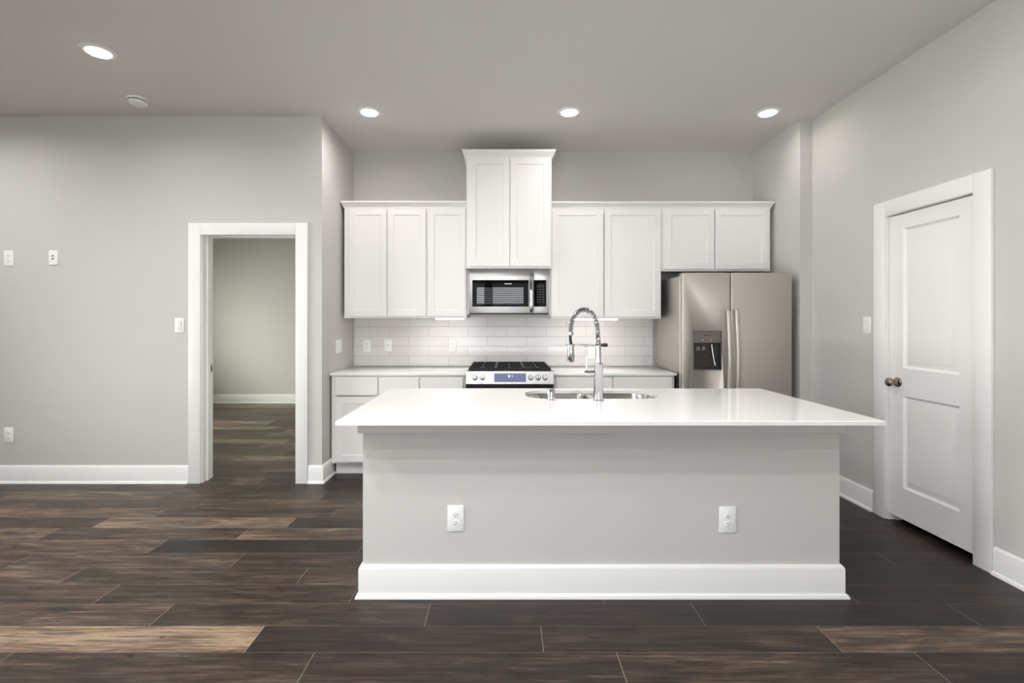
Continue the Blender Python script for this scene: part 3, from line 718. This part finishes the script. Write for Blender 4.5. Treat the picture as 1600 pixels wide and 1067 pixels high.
for i in range(nd):
    x0 = IX0+.11+i*wd_
    bb = BM(); panelled(bb, x0+.003, x0+wd_-.003, .12, .87, [(x0+.061, x0+wd_-.061, .178, .812)], .011, [(.0015, .006), (.003, .007)], lambda u, v, d: (u, IY1-.0005-d, v)); obj('door', bb, 'cab', isl)
# island countertop with the sink opening
SX0, SX1, SY0, SY1, SR = .135, .945, 2.815, 3.155, .13
b = BM(); outer = [(-.765, 2.182), (1.738, 2.182), (1.738, 3.252), (-.765, 3.252)]; inner = rrect(SX0, SX1, SY0, SY1, SR)
def ring(z, pts): return [b.verts.new((x, y, z)) for x, y in pts]
zt, zb = .911, .8915; e_ = .0025
o_t = ring(zt, [(-.765+e_, 2.182+e_), (1.738-e_, 2.182+e_), (1.738-e_, 3.252-e_), (-.765+e_, 3.252-e_)]); o_m = ring(zt-e_, outer); o_b = ring(zb, outer); i_t = ring(zt, inner); i_b = ring(zb, inner)
def loop_edges(vs): return [b.edges.new((vs[i], vs[(i+1) % len(vs)])) for i in range(len(vs))]
for A, B_ in ((o_t, i_t), (o_b, i_b)): bmesh.ops.triangle_fill(b, edges=loop_edges(A)+loop_edges(B_), use_beauty=True)
for A, B_ in ((o_t, o_m), (o_m, o_b), (i_t, i_b)):
    for i in range(len(A)): b.faces.new((A[i], A[(i+1) % len(A)], B_[(i+1) % len(A)], B_[i]))
tag(base_at(obj('island_countertop', b, 'quartz', smooth=False), (.4865, 2.717, zb)), 'large white quartz countertop on the island around the sink', 'countertop')
sk = thing('kitchen_sink', 'double-bowl stainless undermount sink set in the island countertop', 'sink', ((SX0+SX1)/2, (SY0+SY1)/2, .68))
def bowl(bm, x0, x1, rl, rr, y0, y1, depth):
    def outline(ins, rs):
        o = []
        for cx, cy, r, a in ((x1, y0, rr, -90), (x1, y1, rr, 0), (x0, y1, rl, 90), (x0, y0, rl, 180)):
            r2 = max(r*rs-ins*.3, .02); sxn = -1 if cx == x1 else 1; syn = 1 if cy == y0 else -1
            px, py = cx+sxn*(r2+ins), cy+syn*(r2+ins)
            for i in range(9): t = R(a+90*i/8); o.append((px+r2*math.cos(t), py+r2*math.sin(t)))
        return o
    zs = [(-.012, .8905, 1), (0, .8905, 1), (.004, .882, 1), (.010, .8905-depth*.8, 1), (.022, .8905-depth*.95, .9), (.045, .8905-depth, .8)]
    rg_ = [[bm.verts.new((x, y, z)) for x, y in outline(i, r)] for i, z, r in zs]
    for A, B_ in zip(rg_, rg_[1:]):
        for i in range(len(A)): bm.faces.new((A[i], A[(i+1) % len(A)], B_[(i+1) % len(A)], B_[i]))
    bm.faces.new(rg_[-1])
mid = .545
b = BM(); bowl(b, SX0-.004, mid-.013, SR, .05, SY0-.004, SY1+.004, .19); bl = obj('bowl', b, 'sink', sk)
b = BM(); lathe(b, [(.042, 0), (.042, .003), (.03, .004), (.028, .001), (0, .001)], ((SX0+mid)/2, 2.99, .7006), (0, 0, 1), 24); obj('drain', b, 'chrome', bl)
b = BM(); bowl(b, mid+.013, SX1+.004, .05, SR, SY0-.004, SY1+.004, .21); br_ = obj('bowl', b, 'sink', sk)
b = BM(); lathe(b, [(.042, 0), (.042, .003), (.03, .004), (.028, .001), (0, .001)], ((SX1+mid)/2, 2.99, .6806), (0, 0, 1), 24); obj('drain', b, 'chrome', br_)

# faucet: pull-down spring spout
FX, FY, FZ = .543, 2.752, zt
fa = thing('kitchen_faucet', 'chrome spring pull-down faucet arching over the island sink', 'faucet', (FX, FY, FZ))
b = BM(); lathe(b, [(.031, 0), (.031, .004), (.0265, .007), (.0262, .205), (.0272, .207), (.0272, .213), (.025, .217), (.0155, .219)], (FX, FY, FZ), (0, 0, 1), 32); obj('body', b, 'chrome', fa)
b = BM(); lathe(b, [(.0152, .217), (.0152, .300), (.0168, .302), (.0168, .330), (.0145, .334), (.0135, .345)], (FX, FY, FZ), (0, 0, 1), 28); stem = obj('stem', b, 'chrome', fa)
# hose centre line, in the plane of the photo
cl = []
xr, xl = FX-.003, FX-.162; ztop = 1.432
for i in range(8): cl.append(Vector((FX-.001-.003*i/7, FY, FZ+.330+.055*i/7)))
zc = FZ+.385; rxx = (xr-xl)/2-.001; rzz = ztop-zc; cxx = (FX-.004+xl)/2
for i in range(1, 41):
    t = math.pi*i/40; cl.append(Vector((cxx+rxx*math.cos(t), FY-.012*math.sin(t/2), zc+rzz*math.sin(t)**.92 if math.sin(t) > 0 else zc)))
end = cl[-1]
hose_tail = [end+Vector((-.003*math.sin(math.pi*i/12)+.004*i/12, 0, -.065*i/12)) for i in range(1, 13)]
b = BM(); tube(b, cl+hose_tail, .0085, 12, ref=(0, 1, 0)); hose = obj('hose', b, 'black', fa, label='black rubber hose')
# coil wound round the hose
def arc(pts):
    L = [0]
    for p, q in zip(pts, pts[1:]): L.append(L[-1]+(q-p).length)
    return L
spr = cl[2:-1]; LL = arc(spr); pitch = .0088; turns = LL[-1]/pitch; n = int(turns*14); cp_ = []
for i in range(n+1):
    s = LL[-1]*i/n; j = max(k for k in range(len(LL)) if LL[k] <= s+1e-9); j = min(j, len(spr)-2)
    f = (s-LL[j])/(LL[j+1]-LL[j]); p = spr[j].lerp(spr[j+1], f); d = (spr[j+1]-spr[j]).normalized()
    w = Vector((0, 1, 0)); u = w.cross(d).normalized(); w2 = d.cross(u); a = 2*math.pi*turns*i/n
    cp_.append(p+(u*math.cos(a)+w2*math.sin(a))*.0130)
b = BM(); tube(b, cp_, .0026, 7); obj('spring', b, 'chrome', fa)
b = BM(); cyl(b, end+Vector((0, 0, -.012)), end+Vector((.001, 0, .012)), .0165, 20, .003); obj('spring_collar', b, 'chrome', fa)
hx, hz = hose_tail[-1].x, hose_tail[-1].z
b = BM(); lathe(b, [(.012, .006), (.019, .002), (.0205, -.004), (.0205, -.012), (.0195, -.013), (.0205, -.090), (.0195, -.097), (.015, -.098)], (hx, FY-.0, hz), (0, 0, 1), 28); sh = obj('spray_head', b, 'chrome', fa)
b = BM(); lathe(b, [(.0148, -.0982), (.0148, -.0995), (0, -.0995)], (hx, FY, hz), (0, 0, 1), 24); obj('nozzle', b, 'dgrey', sh)
az = FZ+.317
b = BM(); tube(b, [(FX-.016, FY, az-.002), (FX-.05, FY, az-.003), (FX-.09, FY, az+.001), (FX-.125, FY, az+.002)], .0052, 14); lathe(b, [(.0085, 0), (.0095, .01), (.0085, .02)], (FX-.06, FY, az-.003), (-1, 0, 0), 18)
tube(b, [(hx+.024*math.cos(R(a)), FY+.024*math.sin(R(a)), az+.003) for a in range(0, 361, 15)], .0042, 8); obj('docking_arm', b, 'chrome', fa)
b = BM(); cyl(b, (FX+.0160, FY, az+.001), (FX+.026, FY, az+.001), .006, 14); cyl(b, (FX+.022, FY, az+.001), (FX+.052, FY, az+.001), .0105, 18, .002); obj('lock_knob', b, 'black', fa, label='black lock knob')
b = BM(); cyl(b, (FX-.024, FY, FZ+.155), (FX-.078, FY, FZ+.155), .0185, 26, .002); lv = obj('valve', b, 'chrome', fa)
b = BM(); cyl(b, (FX-.066, FY, FZ+.172), (FX-.066, FY, FZ+.290), .0045, 14, .001); obj('lever', b, 'chrome', lv)
b = BM(); lathe(b, [(.0262, 0), (.0262, .004), (.0225, .006), (.0225, .060), (.0205, .064), (0, .065)], (.275, 2.775, zt), (0, 0, 1), 28)
b2 = obj('cap', b, 'chrome'); b2.name = 'air_gap_cap'
tag(base_at(b2, (.275, 2.775, zt)), 'short chrome cylinder air gap cap on the island left of the faucet', 'air gap')
